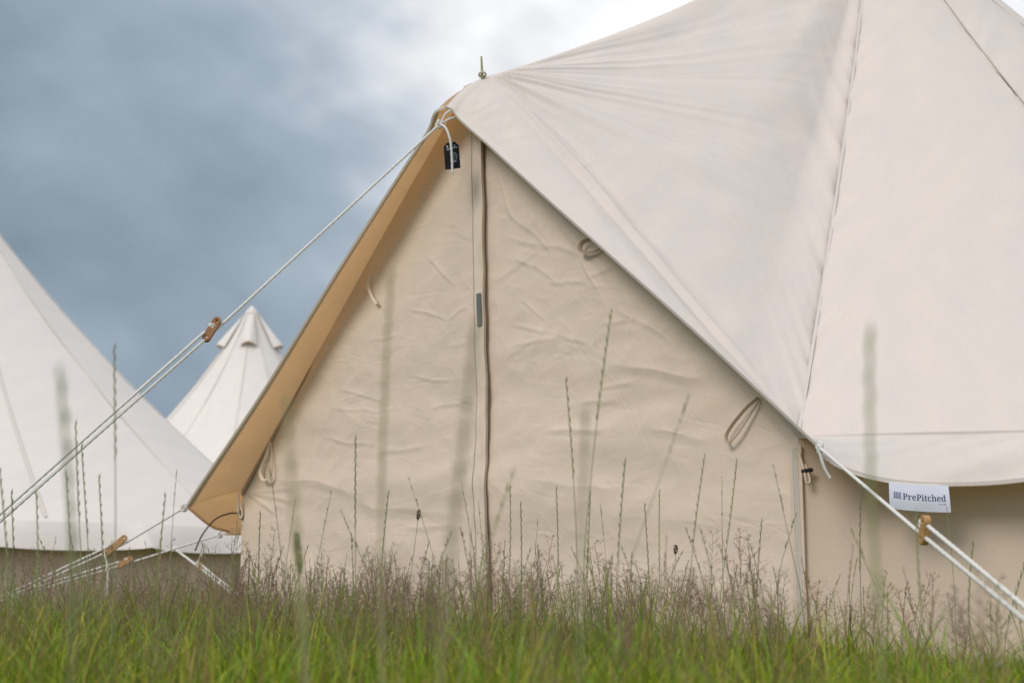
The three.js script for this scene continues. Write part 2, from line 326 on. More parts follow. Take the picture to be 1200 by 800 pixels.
for (let i = 0; i < 620; i++) {   // and the many small ones left from folding and packing
  const q = rr(.1, 2.5), y = rr(.15, 1.75), l = rr(.04, .22), an = (rnd() < .7 ? rr(-.35, .3) : rr(-1.3, 1.3)), wd = rr(.0018, .0045);
  if (y > doorTop(q)) continue;
  creases.push([q, y, q + l * Math.cos(an), y + l * Math.sin(an), wd, rr(.0005, .0015) * (rnd() < .5 ? -1 : 1)]);
}
function doorOut(q, y) {
  let o = .013 * nz(q * 1.1 + 3, y * 6.2 + q * .6, 1) * sm(1.25, .5, y) + .014 * nz(q * 1.3, y * 1.9, 5) + .004 * nz(q * 2.2 + 8, y * 11 + nz(q * 2, y * 2) * 2, 4) * sm(1.3, .7, y);
  o += .0028 * nz(q * 3.2 + y * 3, y * 7 - q * 2, 7) + (.0009 * sm(1.5, .9, y) + .0004) * (1 - 2.4 * Math.abs(nz(q * 8 + y * 3, y * 11 - q * 3, 9)));
  o += .0009 * (Math.exp(-Math.abs(nz(q * 5.5 + y * 4.5, y * 6 - q * 4, 21)) * 16) - .3) * sm(.75, 1.0, y) * (q > 1.48 ? 1 : .5) + .0005 * (Math.exp(-Math.abs(nz(q * 9 - y * 3, y * 13 + q * 2, 23)) * 14) - .3);
  const rk = q > 1.48 ? sm(1.48, 1.62, q) * sm(2.7, 2.2, q) : .55;   // crumpled more on the far leaf, high up
  o += rk * .0022 * sm(.7, 1.05, y) * (1 - 2.6 * Math.abs(nz(q * 7 - y * 6 + nz(q * 4, y * 4) * .8, y * 6 + q * 4, 12)));
  for (const [x0, y0, x1, y1, w, am] of creases) {
    if (q < Math.min(x0, x1) - 4 * w - .02 || q > Math.max(x0, x1) + 4 * w + .02) continue;
    const dx = x1 - x0, dy = y1 - y0, L2 = dx * dx + dy * dy, t = ((q - x0) * dx + (y - y0) * dy) / L2;
    if (t < -.1 || t > 1.1) continue;
    const L = Math.sqrt(L2), d = ((q - x0) * dy - (y - y0) * dx) / L + .012 * L * 4 * nz(t * 2 + x0 * 7, y0 * 9) , e = sm(-.1, .25, t) * sm(1.1, .75, t);
    const g = d / w; o += .6 * am * e * (Math.exp(-Math.abs(g) * .8) - .3 * Math.exp(-((g - 1.8) ** 2)));
  }
  const ed = Math.min(1, Math.max(0, (doorTop(q) - y) / .06), (q + .003) / .04, (DW - q) / .04);
  return o * ed;
}
const leaf = (q0, q1, back, nu, nv) => {
  const g = grid(nu, nv, (u, v, p) => {
    const e0 = typeof q0 === 'function', qa = 0, y0 = v;
    let q = e0 ? lerp(1.41, q1, u) : lerp(q0, 1.455, u);
    const y = v * doorTop(q);
    if (e0) q = lerp(split(y) - .06, q1, u); else q = lerp(q0, split(y) - .02, u);
    onDoor(q, Math.min(y, doorTop(q)), doorOut(q, y) + back(q, y), p);
  }, (u, v, p) => [p.x * 1.35, p.y]);
  return g;
};
const leftLeaf = part('door_panel', leaf(.002, 1.4, (q, y) => .012 * sm(1.2, 1.45, q) + .006 * nz(y * 2, 4) * sm(1.2, 1.45, q), 380, 460), M.door, main);
const rightLeaf = part('door_panel', leaf(split, DW - .002, (q, y) => -.004 * sm(1.6, 1.47, q), 400, 470), M.door, main);
{ // placket: a doubled strip with a free, slightly rolled right edge
  const n = 260, m = 10;
  const f = (u, v, p) => { const y = .02 + v * 1.70, q = split(y) - .058 + .058 * u, roll = .006 * u * u * (1 + .6 * nz(y * 5, 1)) + .004 * nz(y * 9, u * 2, 7) * u; onDoor(q, y, doorOut(Math.min(q, 1.44), y) * (1 - .5 * u) + .0165 + roll, p); };
  part('placket', grid(m, n, f), M.placket, main);
  const back = grid(3, n, (u, v, p) => { f(1, v, p); const y = .02 + v * 1.70; p.addScaledVector(dN, -.015 * u).addScaledVector(dE, -.006 * u * u); });
  part('placket_edge', back, M.hem, main);
  const pts = []; for (let i = 0; i <= n; i++) { const y = .02 + i / n * 1.7, q = split(y) - .053; pts.push(onDoor(q, y, doorOut(q, y) + .0177)); }
  part('stitch_line', band(pts, () => dE.clone().multiplyScalar(.0011), () => dN.clone().multiplyScalar(.0006)), M.stitch, main);
  const y0 = 1.042, vel = grid(3, 10, (u, v, p) => { const y = y0 + v * .105, q = split(y) - .036 + .027 * u; onDoor(q, y, doorOut(1.43, y) * .75 + .0215 + .004 * u, p); });
  part('hook_and_loop_patch', vel, M.velcro, main);
}
// dark strip painted as the shadow line where the door meets the porch
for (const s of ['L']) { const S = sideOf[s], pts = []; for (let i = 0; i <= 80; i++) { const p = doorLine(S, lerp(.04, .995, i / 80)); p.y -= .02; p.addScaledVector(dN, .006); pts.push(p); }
  part('door_shade_strip', band(pts, () => new THREE.Vector3(0, .009, 0), () => dN.clone().multiplyScalar(.003)), M.loop, main); }
// toggle loops
function loopAt(q, y, pts, wd = .011) {
  const c = new THREE.CatmullRomCurve3(pts.map(([dq, dy, o]) => onDoor(q + dq, y + dy, doorOut(q, y) + .006 + o))), n = 40, P = c.getSpacedPoints(n);
  return band(P, (i) => { const t = c.getTangentAt(clamp(i / n)); return new THREE.Vector3().crossVectors(t, dN).normalize().multiplyScalar(wd * .35).addScaledVector(dN, wd * .35); }, (i) => new THREE.Vector3().crossVectors(c.getTangentAt(clamp(i / n)), new THREE.Vector3().crossVectors(c.getTangentAt(clamp(i / n)), dN)).normalize().multiplyScalar(.0016));
}
part('toggle_loop', loopAt(1.9, 1.212, [[.075, .012, 0], [.035, .02, .010], [-.002, .012, .018], [-.006, -.008, .02], [.022, -.02, .014], [.055, -.016, .008], [.07, -.006, 0]]), M.loop, main);
part('toggle_loop', loopAt(2.43, .62, [[.088, .088, .004], [.05, .06, .012], [-.012, -.005, .016], [-.004, -.024, .018], [.02, -.008, .016], [.07, .05, .01], [.092, .084, .004]], .007), M.loop, main);
part('toggle_loop', loopAt(.877, 1.24, [[-.06, .07, 0], [-.06, .03, .008], [-.03, -.02, .01], [0, -.045, .012], [.005, -.04, .01]], .009), M.placket, main);
part('toggle_loop', loopAt(.2, .675, [[.0, .09, 0], [-.012, .04, .01], [-.045, -.02, .014], [-.02, -.05, .016], [.03, -.045, .016], [.035, -.01, .012], [.006, .085, 0]], .010), M.placket, main);
// zip down the right-hand corner
{
  const q = DW - .004, pts = []; for (let i = 0; i <= 60; i++) { const y = .03 + i / 60 * .545; pts.push(onDoor(q, y, .010)); }
  const z = part('zip', band(pts, () => dE.clone().multiplyScalar(.019), () => dN.clone().multiplyScalar(.0015)), M.wall, main);
  const t = []; for (let i = 0; i < 125; i++) for (const s of [-1, 0, 1]) { const g = new THREE.BoxGeometry(.0052, .0019, .0022); g.rotateY(Math.atan2(dN.x, dN.z)); const p = onDoor(q + s * .0072, .035 + i * .0043, .0125); t.push(g.translate(p.x, p.y, p.z)); }
  part('zip_teeth', mergeGeometries(t), M.cord, z);
  const c = onDoor(q + .018, .555, .02), loop = new THREE.CatmullRomCurve3([c.clone(), c.clone().add(new THREE.Vector3(.008, -.04, .012)), c.clone().add(new THREE.Vector3(.016, -.078, .014)), c.clone().add(new THREE.Vector3(.022, -.075, .014)), c.clone().add(new THREE.Vector3(.014, -.03, .01))]);
  part('toggle_loop', new THREE.TubeGeometry(loop, 30, .0032, 6), M.placket, main);
  const tg = new THREE.CapsuleGeometry(.0055, .020, 4, 10); tg.rotateZ(Math.PI / 2 + .15).translate(c.x + .017, c.y - .046, c.z + .012);
  part('toggle', tg, M.black, main);
}
// sewn brand label on the valance
{
  const cv = document.createElement('canvas'); cv.width = 1024; cv.height = 480; const x = cv.getContext('2d');
  x.fillStyle = '#dfe0f0'; x.fillRect(0, 0, 1024, 480);
  x.fillStyle = '#2b3a5e'; x.font = 'bold 150px serif'; x.textAlign = 'left'; x.textBaseline = 'alphabetic';
  const tw = x.measureText('PrePitched').width; x.save(); x.translate(215, 290); x.scale(745 / tw, 1.05); x.fillText('PrePitched', 0, 0); x.restore();
  x.fillStyle = '#5a678c'; x.fillRect(72, 168, 118, 118); x.fillStyle = '#c4c8dd';
  for (let i = 1; i < 4; i++) { x.fillRect(72 + i * 29.5 - 4, 168, 8, 118); x.fillRect(72, 168 + i * 29.5 - 4, 118, 8); }
  x.fillStyle = '#3c4a70'; x.font = 'bold 46px serif'; x.textAlign = 'right'; x.fillText('.co.uk', 955, 355);
  const t = new THREE.CanvasTexture(cv); t.colorSpace = THREE.SRGBColorSpace;
  const face = new THREE.MeshStandardMaterial({ map: t, roughness: .7, side: THREE.DoubleSide });
  const a0 = -15.35 * R, a1 = -12.55 * R, h = new THREE.Vector3();
  const f = (o) => (u, v, p) => { const a = lerp(a0, a1, u); hemAt(a, h); p.copy(h).addScaledVector(dirA(a), .007 + o + .004 * Math.sin(Math.PI * (1 - v)) + .004 * (1 - v) * nz(u * 3, 2)); p.y += .002 - (1 - v) * .062; p.x += (1 - v) * .004 * (u - .2); };
  part('sewn_label', grid(24, 12, f(0), (u, v) => [u, v]), face, main, 'white fabric label with navy serif lettering sewn under the valance');
  part('sewn_label_back', grid(24, 12, f(-.0012), (u, v) => [u, v]), M.cord, main);
}
// corner loop, peg and bungee at the left of the doorway
{
  const c = onDoor(.004, .55, .012), lp = new THREE.CatmullRomCurve3([c.clone().add(new THREE.Vector3(-.004, .03, 0)), c.clone().add(new THREE.Vector3(-.006, -.02, .01)), c.clone().add(new THREE.Vector3(.006, -.065, .012)), c.clone().add(new THREE.Vector3(.012, -.05, .012)), c.clone().add(new THREE.Vector3(.002, .0, .008))]);
  part('toggle_loop', new THREE.TubeGeometry(lp, 30, .004, 6), M.placket, main);
  part('toggle', new THREE.CapsuleGeometry(.007, .022, 4, 10).rotateZ(.2).translate(c.x + .004, c.y - .05, c.z + .004), M.black, main);
  part('bungee', new THREE.TubeGeometry(new THREE.CatmullRomCurve3([c.clone().add(new THREE.Vector3(0, -.045, 0)), V(-1.10, .51, 5.68), V(-1.17, .49, 5.75), V(-1.23, .43, 5.8), V(-1.26, .37, 5.82)]), 40, .0032, 6), M.strap, main);
}

/* ---------- guy ropes ---------- */
const wood = (() => { const w = 256, d = new Uint8Array(w * w * 4), c = new THREE.Color(); for (let j = 0; j < w; j++) for (let i = 0; i < w; i++) { const g = fbm(i / w * 3, j / w * 30, 2, 4) + .3 * nz(i / 9, j / 2, 1); c.setRGB(.46 + .18 * g, .255 + .12 * g, .105 + .06 * g).convertLinearToSRGB(); d.set([clamp(c.r) * 255, clamp(c.g) * 255, clamp(c.b) * 255, 255], (j * w + i) * 4); } const t = new THREE.DataTexture(d, w, w); t.colorSpace = THREE.SRGBColorSpace; t.magFilter = THREE.LinearFilter; t.wrapS = t.wrapT = THREE.RepeatWrapping; t.needsUpdate = true; return new THREE.MeshStandardMaterial({ map: t, roughness: .6 }); })();
wood.color = rgb(.62, .5, .45); const woodPale = wood.clone(); woodPale.color = rgb(1, 1, 1);
function sliderGeo(l = .08, w = .021, th = .013) {
  const r = w / 2, s = new THREE.Shape(); s.moveTo(-l / 2 + r, -r); s.lineTo(l / 2 - r, -r); s.absarc(l / 2 - r, 0, r, -Math.PI / 2, Math.PI / 2); s.lineTo(-l / 2 + r, r); s.absarc(-l / 2 + r, 0, r, Math.PI / 2, Math.PI * 1.5);
  for (const x of [-l / 2 + r, l / 2 - r]) { const h = new THREE.Path(); h.absarc(x, 0, .0048, 0, Math.PI * 2, true); s.holes.push(h); }
  const g = new THREE.ExtrudeGeometry(s, { depth: th - .003, bevelEnabled: true, bevelThickness: .0015, bevelSize: .0015, bevelSegments: 3, curveSegments: 10 }).translate(0, 0, -th / 2 + .0015);
  const uv = g.attributes.uv; for (let i = 0; i < uv.count; i++) uv.setXY(i, uv.getX(i) * 6, uv.getY(i) * 6); return g;
}
function guy(label, from, slide, to, o = {}) {
  const g = thing('guy_rope', from, label, 'guy rope', 'guy ropes of the tents');
  const dir = to.clone().sub(from).normalize(), side = o.side ?? new THREE.Vector3().crossVectors(dir, new THREE.Vector3(0, 1, 0)).cross(dir).negate().normalize();
  const peg = from.clone().addScaledVector(dir, (from.y - .012) / -dir.y), rad = o.rad ?? .004, gap = o.gap ?? .017;
  const a = slide.clone().addScaledVector(side, gap * .5), b = slide.clone().addScaledVector(side, -gap * .5).addScaledVector(dir, .03);
  part('rope', rope([from, a.clone().addScaledVector(dir, -.02), a, peg.clone().addScaledVector(side, .006)], rad), M.rope, g);
  part('rope', rope([b, peg.clone().addScaledVector(side, -.006)], rad), M.rope, g);
  const sx = o.axis ?? dir.clone().multiplyScalar(.965).addScaledVector(side, .26);
  part('slider', orient(sliderGeo(o.len), slide.clone().addScaledVector(dir, .008), sx, o.face ?? new THREE.Vector3().crossVectors(sx, new THREE.Vector3(0, 0, 1))), o.pale ? woodPale : wood, g);
  part('stopper_knot', new THREE.TorusKnotGeometry(.0052, .0034, 40, 6, 2, 3).translate(b.x - dir.x * .03, b.y - dir.y * .03 - .002, b.z - dir.z * .03), M.rope, g);
  const k = new THREE.TorusKnotGeometry(.0085, .0042, 60, 8, 2, 3); orient(k, from, dir, new THREE.Vector3(0, 1, 0)); part('knot', k, M.rope, g);
  if (o.tail) part('rope_tail', rope(o.tail, rad * .92, .02, false), M.rope, g);
  // the peg that holds it down
  const pg = thing('tent_peg', new THREE.Vector3(peg.x, 0, peg.z), o.peg, 'tent peg', 'pegs of the guy ropes');
  part('shaft', new THREE.CylinderGeometry(.0045, .0035, .24, 8).rotateZ(.25 * Math.sign(dir.x || 1) * -1).translate(peg.x, -.06, peg.z), M.steel, pg);
  part('hook', new THREE.TorusGeometry(.012, .004, 8, 16, Math.PI * 1.3).translate(peg.x, .055, peg.z), M.steel, pg);
  return g;
}
guy('long white guy rope from the porch peak with a brown wooden slider', V(-.232, 1.685, 4.46), V(-.847, .95, 4.05), V(-1.277, .398, 3.64), { peg: 'steel peg holding the long porch peak rope', tail: [V(-.232, 1.685, 4.455), V(-.212, 1.665, 4.43), V(-.196, 1.62, 4.42), V(-.19, 1.56, 4.42), V(-.188, 1.512, 4.42)] });
guy('white guy rope from the valance beside the sewn label, short pale slider', TR.clone().add(new THREE.Vector3(.004, -.006, .006)), V(.732, .325, 2.6), V(.746, .183, 2.15), { pale: true, len: .052, rad: .0038, gap: .024, axis: new THREE.Vector3(.05, .9, .4), face: new THREE.Vector3(.1, -.4, .9), peg: 'steel peg of the rope beside the sewn label', tail: [TR.clone().add(new THREE.Vector3(0, -.004, .012)), TR.clone().add(new THREE.Vector3(.004, -.03, .016)), TR.clone().add(new THREE.Vector3(.012, -.056, .016)), TR.clone().add(new THREE.Vector3(.024, -.078, .014))] });
guy('white guy rope from the low corner tip of the porch, broad tan slider', TL.clone().add(new THREE.Vector3(-.01, -.004, 0)), V(-1.484, .384, 5.5), V(-1.898, .189, 5.46), { pale: true, len: .105, peg: 'steel peg of the porch corner rope', tail: [V(-1.53, .36, 5.49), V(-1.512, .30, 5.48), V(-1.505, .2, 5.48), V(-1.49, .13, 5.48), V(-1.5, .09, 5.48)] });
{ const a = lerp(aR, aL, 1 / 18), f = hemAt(a, new THREE.Vector3()), o = dirA(a);
  guy('white guy rope from the next valance point round the wall from the sewn label', f, f.clone().addScaledVector(o, .8).setY(.3), f.clone().addScaledVector(o, 1.3).setY(f.y - (f.y - .3) * 1.3 / .8), { pale: true, len: .07, peg: 'steel peg of the rope next round the wall from the sewn label' }); }
const hemBack = hemAt(lerp(aR, aL, 17 / 18), new THREE.Vector3());
guy('white guy rope from the valance behind the porch corner', hemBack, V(-1.64, .335, 6.24), V(-2.12, .175, 6.1), { pale: true, len: .07, peg: 'steel peg of the rope behind the porch corner' });

/* ---------- swing tag hanging at the porch ---------- */
{
  const cv = document.createElement('canvas'); cv.width = 256; cv.height = 420; const x = cv.getContext('2d');
  x.fillStyle = '#101116'; x.fillRect(0, 0, 256, 420); x.fillStyle = '#b9c4dd';
  x.beginPath(); x.arc(62, 60, 15, 0, 7); x.fill(); x.beginPath(); x.arc(186, 56, 10, 0, 7); x.fill(); x.fillRect(46, 92, 60, 9); x.fillRect(140, 84, 84, 10); x.fillRect(52, 112, 40, 6);
  x.strokeStyle = '#98a6c0'; x.lineWidth = 8; x.beginPath(); x.ellipse(168, 232, 42, 62, 0, 0, 7); x.stroke(); x.lineWidth = 5; x.beginPath(); x.ellipse(168, 225, 20, 30, 0, 0, 7); x.stroke(); x.fillRect(128, 305, 78, 7);
  const t = new THREE.CanvasTexture(cv); t.colorSpace = THREE.SRGBColorSpace;
  const s = new THREE.Shape(), w = .0245, hh = .044; s.moveTo(-w, -hh); s.lineTo(w, -hh); s.lineTo(w, hh - .012); s.lineTo(w - .012, hh); s.lineTo(-w + .012, hh); s.lineTo(-w, hh - .012); s.closePath();
  const g = new THREE.ExtrudeGeometry(s, { depth: .0012, bevelEnabled: false }), uv = g.attributes.uv, P = g.attributes.position;
  for (let i = 0; i < uv.count; i++) uv.setXY(i, (P.getX(i) + w) / (2 * w), (P.getY(i) + hh) / (2 * hh));
  g.rotateZ(.08).rotateY(-.12);
  const c = V(-.191, 1.577, 4.445), tg = thing('hang_tag', c, 'small black card swing tag with a pale printed emblem under the porch peak', 'tag');
  g.translate(c.x, c.y, c.z); part('card', g, new THREE.MeshStandardMaterial({ map: t, roughness: .95 }), tg);
  part('string', new THREE.TubeGeometry(new THREE.CatmullRomCurve3([c.clone().add(new THREE.Vector3(-.004, .036, .003)), c.clone().add(new THREE.Vector3(-.012, .07, .005)), c.clone().add(new THREE.Vector3(-.03, .1, .004))]), 20, .0013, 5), M.cord, tg);
}
{ // light strands at the porch peak where the rope is threaded
  const k = V(-.228, 1.69, 4.465);
  part('peak_cord', new THREE.TubeGeometry(new THREE.CatmullRomCurve3([V(-.168, 1.72, 4.5), V(-.19, 1.712, 4.475), k]), 16, .0034, 6), M.rope, main);
  part('peak_cord', new THREE.TubeGeometry(new THREE.CatmullRomCurve3([V(-.195, 1.742, 4.485), V(-.215, 1.72, 4.465), k]), 16, .0034, 6), M.rope, main);
}

/* ---------- the two tents behind ---------- */
function farTent(o) {
  const c = V(o.x, 0, o.d), t = thing('bell_tent', c, o.label, 'tent', 'bell tents in the meadow');
  const cn = (a, v, p) => {
    let r0 = o.R, y0 = .585; if (o.door !== undefined) { let da = Math.atan2(Math.sin(a - o.door), Math.cos(a - o.door)); const w = clamp(1 - Math.abs(da) / .52); y0 = lerp(.585, 1.85, w); r0 = lerp(o.R, o.R * .86, w); }
    const k = 4 * v * (1 - v) * o.sag * .7 * (1 + .3 * (1 - v)) * (y0 > .6 ? .6 : 1); return p.set(c.x + Math.sin(a) * (lerp(.06, r0, v) - k), lerp(o.H, y0, v) - k, c.z + Math.cos(a) * (lerp(.06, r0, v) - k));
  };
  const n = o.panels, q = new THREE.Vector3(), q2 = new THREE.Vector3();
  for (let i = 0; i < n; i++) {
    const a0 = o.turn + i / n * 2 * Math.PI, a1 = o.turn + (i + 1) / n * 2 * Math.PI;
    const g = grid(30, 60, (u, v, p) => { cn(lerp(a0, a1, u), v, p); const s = Math.sin(Math.PI * u) * Math.sin(Math.PI * v); p.y -= .02 * s; p.addScaledVector(new THREE.Vector3(p.x - c.x, 0, p.z - c.z).normalize(), .008 * nz(p.x * 2.4, p.y * 2, p.z * 2.4)); }, (u, v, p) => [p.x + p.z * .3, p.y]);
    part('roof_panel', g, M.farRoof, t);
    const pts = [], nor = [], sd = new THREE.Vector3(Math.cos(a0), 0, -Math.sin(a0));
    for (let j = 0; j <= 60; j++) { const v = .01 + .98 * j / 60; cn(a0, v, q); cn(a0, v + .01, q2); const nn = new THREE.Vector3().crossVectors(q2.sub(q), sd).normalize(); if (nn.y < 0) nn.negate(); pts.push(q.clone().addScaledVector(nn, .004)); nor.push(nn); }
    part('roof_seam', band(pts, () => sd.clone().multiplyScalar(.0075), (j) => nor[j].clone().multiplyScalar(.0015)), M.seamFar, t);
  }
  const hem = (a, p) => { const f = (a - o.turn) / (2 * Math.PI) * o.gaps, u = f - Math.floor(f), b = Math.pow(Math.sin(Math.PI * u), .6); cn(a, 1, p); const dx = Math.sin(a), dz = Math.cos(a); const r = lerp(.17, .08, b); p.x += dx * r; p.z += dz * r; p.y -= lerp(.135, o.drop, b); return p; };
  part('valance', grid(360, 6, (u, v, p) => { const a = o.turn + u * 2 * Math.PI; cn(a, 1, q); hem(a, p); p.lerpVectors(q, p.clone(), v); p.y += .012 * Math.sin(Math.PI * v); }), M.farRoof, t);
  part('wall', grid(240, 10, (u, v, p) => { const a = o.turn + u * 2 * Math.PI; cn(a, 1, p); p.y *= v; p.y -= .004 * v; p.x -= Math.sin(a) * .012; p.z -= Math.cos(a) * .012; p.addScaledVector(new THREE.Vector3(Math.sin(a), 0, Math.cos(a)), .012 * nz(a * 7, v, 3)); }), M.wall, t);
  part('apex_cap', (() => { const g = grid(40, 8, (u, v, p) => { const a = u * 2 * Math.PI, r = .012 + .075 * v; p.set(c.x + Math.sin(a) * r, o.H + .05 - .085 * v - .01 * v * v, c.z + Math.cos(a) * r); }); return g; })(), M.farRoof, t);
  for (const a of o.vents) { // hooded vents: an arched hood standing off the roof over an added sheet, amber glow in its colour
    const vv = o.ventAt, half = .105, up = cn(a, .02, new THREE.Vector3()), lo = cn(a, vv, new THREE.Vector3()), sd = new THREE.Vector3(Math.cos(a), 0, -Math.sin(a)), out = new THREE.Vector3().crossVectors(lo.clone().sub(up), sd).normalize(); if (out.y < 0) out.negate();
    const hd = part('vent', grid(20, 14, (u, v, p) => { const s = u * 2 - 1, l = lerp(.03, half, v); p.lerpVectors(up, lo, v).addScaledVector(sd, s * l).addScaledVector(out, .006 + .08 * v * Math.cos(s * Math.PI / 2)); }), M.farRoof, t);
    part('vent_glow_sheet', grid(20, 3, (u, v, p) => { const s = u * 2 - 1; p.copy(lo).addScaledVector(sd, s * half * .97).addScaledVector(out, .007 + .078 * v * Math.cos(s * Math.PI / 2)).add(up.clone().sub(lo).multiplyScalar(.06)); }), M.glowInner, hd);
  }
  if (o.door !== undefined) {}
  return { t, hem, c };
}
const tentA = farTent({ x: -4.0, d: 10, R: 2.5, H: 3.1, sag: .10, turn: 8 * R, panels: 13, gaps: 18, drop: .158, vents: [2.8, 3.9], ventAt: .14, label: 'pale bell tent half hidden behind the porch ropes with its brown wall showing' });
const tentB = farTent({ x: -3.07, d: 16.8, R: 2.6, H: 3.46, sag: .19, turn: 3 * R, panels: 13, gaps: 18, drop: .16, vents: [6 * R, 74 * R, 180 * R, 296 * R], ventAt: .14, label: 'distant pale bell tent whose pointed top with hooded vents shows against the sky' });
{
  const f = V(-1.766, .427, 7.66);
  guy('white guy rope running down from the brown walled tent behind', f, V(-1.53, .33, 7.2), V(-1.204, .163, 6.6), { pale: true, len: .07, rad: .0055, peg: 'steel peg of the tent behind', tail: [V(-1.55, .335, 7.18), V(-1.525, .37, 7.17), V(-1.515, .43, 7.17)] });
}

/* ---------- meadow ---------- */
const inTent = (x, d) => {
  const lx = x - 1.6, lz = 6.0 - d, r = Math.hypot(lx, lz); if (r < 2.5 && !(((x + 1.038) * -.746 + (-d + 5.6) * .666) > .0)) return true;
  return Math.hypot(x + 4, d - 10) < 2.52 || Math.hypot(x + 3.07, d - 16.8) < 2.6;
};
// merges blades, stems and seeds; each piece has one colour
class Kit {
  constructor() { this.p = []; this.c = []; this.i = []; }
  tri(a, b, c) { this.i.push(a, b, c); }
  v(x, y, z, c) { this.p.push(x, y, z); this.c.push(c[0], c[1], c[2]); return this.p.length / 3 - 1; }
  blade(x, z, yaw, len, lean, wid, col, n = 5, curl = 1.6) {
    const dx = Math.cos(yaw), dz = Math.sin(yaw), px = -dz, pz = dx; let last = null;
    for (let k = 0; k <= n; k++) {
      const t = k / n, ang = lean * Math.pow(t, curl - .6), yy = len * t * Math.cos(ang * .55), o = len * t * Math.sin(ang), w = wid * (k === n ? 0 : (1 - .75 * t * t)) * (t < .15 ? .8 : 1);
      const a = this.v(x + dx * o + px * w, yy, z + dz * o + pz * w, col), b = k === n ? a : this.v(x + dx * o - px * w, yy, z + dz * o - pz * w, col);
      if (last) { this.tri(last[0], last[1], b); if (k < n) this.tri(last[0], b, a); } last = [a, b];
    }
  }
  tube(pts, r0, r1, col, m = 4) {
    let last = null; const n = pts.length - 1;
    for (let k = 0; k <= n; k++) {
      const r = lerp(r0, r1, k / n), ring = []; for (let j = 0; j < m; j++) { const a = j / m * 6.2832; ring.push(this.v(pts[k][0] + Math.cos(a) * r, pts[k][1], pts[k][2] + Math.sin(a) * r, col)); }
      if (last) for (let j = 0; j < m; j++) { const q = (j + 1) % m; this.tri(last[j], ring[j], last[q]); this.tri(last[q], ring[j], ring[q]); } last = ring;
    }
  }
  seed(x, y, z, dx, dy, dz, l, w, col) {   // a pointed grain, six faces
    const L = Math.hypot(dx, dy, dz) || 1; dx /= L; dy /= L; dz /= L;
    let ax = -dz, az = dx, al = Math.hypot(ax, az) || 1; ax /= al; az /= al; if (Math.hypot(dx, dz) < .01) { ax = 1; az = 0; }
    const bx = dy * az, by = dz * ax - dx * az, bz = -dy * ax;
    const A = this.v(x, y, z, col), B = this.v(x + dx * l, y + dy * l, z + dz * l, col), R3 = [];
    for (let j = 0; j < 3; j++) { const a = j * 2.0944, c = Math.cos(a) * w, s = Math.sin(a) * w; R3.push(this.v(x + dx * l * .42 + ax * c + bx * s, y + dy * l * .42 + by * s, z + dz * l * .42 + az * c + bz * s, col)); }
    for (let j = 0; j < 3; j++) { const q = (j + 1) % 3; this.tri(A, R3[j], R3[q]); this.tri(B, R3[q], R3[j]); }
  }
  geo() { const g = new THREE.BufferGeometry(); g.setAttribute('position', new THREE.Float32BufferAttribute(this.p, 3)); g.setAttribute('color', new THREE.Float32BufferAttribute(this.c, 3)); g.setAttribute('uv', new THREE.Float32BufferAttribute(new Float32Array(this.p.length / 3 * 2), 2)); g.setIndex(this.i); g.computeVertexNormals(); return g; }
}
const grassMat = new THREE.MeshPhysicalMaterial({ vertexColors: true, roughness: .8, specularIntensity: .12, side: THREE.DoubleSide, transmission: .3, thickness: 0 });
const strawMat = new THREE.MeshStandardMaterial({ vertexColors: true, roughness: .85, side: THREE.DoubleSide });
const greens = [[.225, .325, .018], [.28, .365, .022], [.16, .25, .02], [.35, .39, .035], [.195, .31, .05], [.42, .41, .07]];
const straws = [[.34, .27, .11], [.26, .19, .075], [.42, .36, .17]], purples = [[.25, .145, .125], [.31, .195, .15], [.20, .115, .11], [.37, .26, .19]];
const pick = (a) => a[Math.floor(rnd() * a.length)];
const jit = (c, k = .18) => { const s = 1 + rr(-k, k); return [c[0] * s, c[1] * s * (1 + rr(-.05, .05)), c[2] * s]; };
function tuft(kind) {
  const k = new Kit(), n = 14;
  for (let i = 0; i < n; i++) { const a = rnd() * 6.28, r = .045 * Math.sqrt(rnd()); k.blade(Math.cos(a) * r, Math.sin(a) * r, rnd() * 6.28, (kind === 1 && i < 4 ? rr(1.1, 1.6) : rr(.5, 1.05)) * .15, rr(.08, kind === 2 ? 1.2 : .7), rr(.0009, .0022), jit(rnd() < .14 ? pick(straws) : pick(greens)), 5, rr(1.4, 2.4)); }
  return k.geo();
}
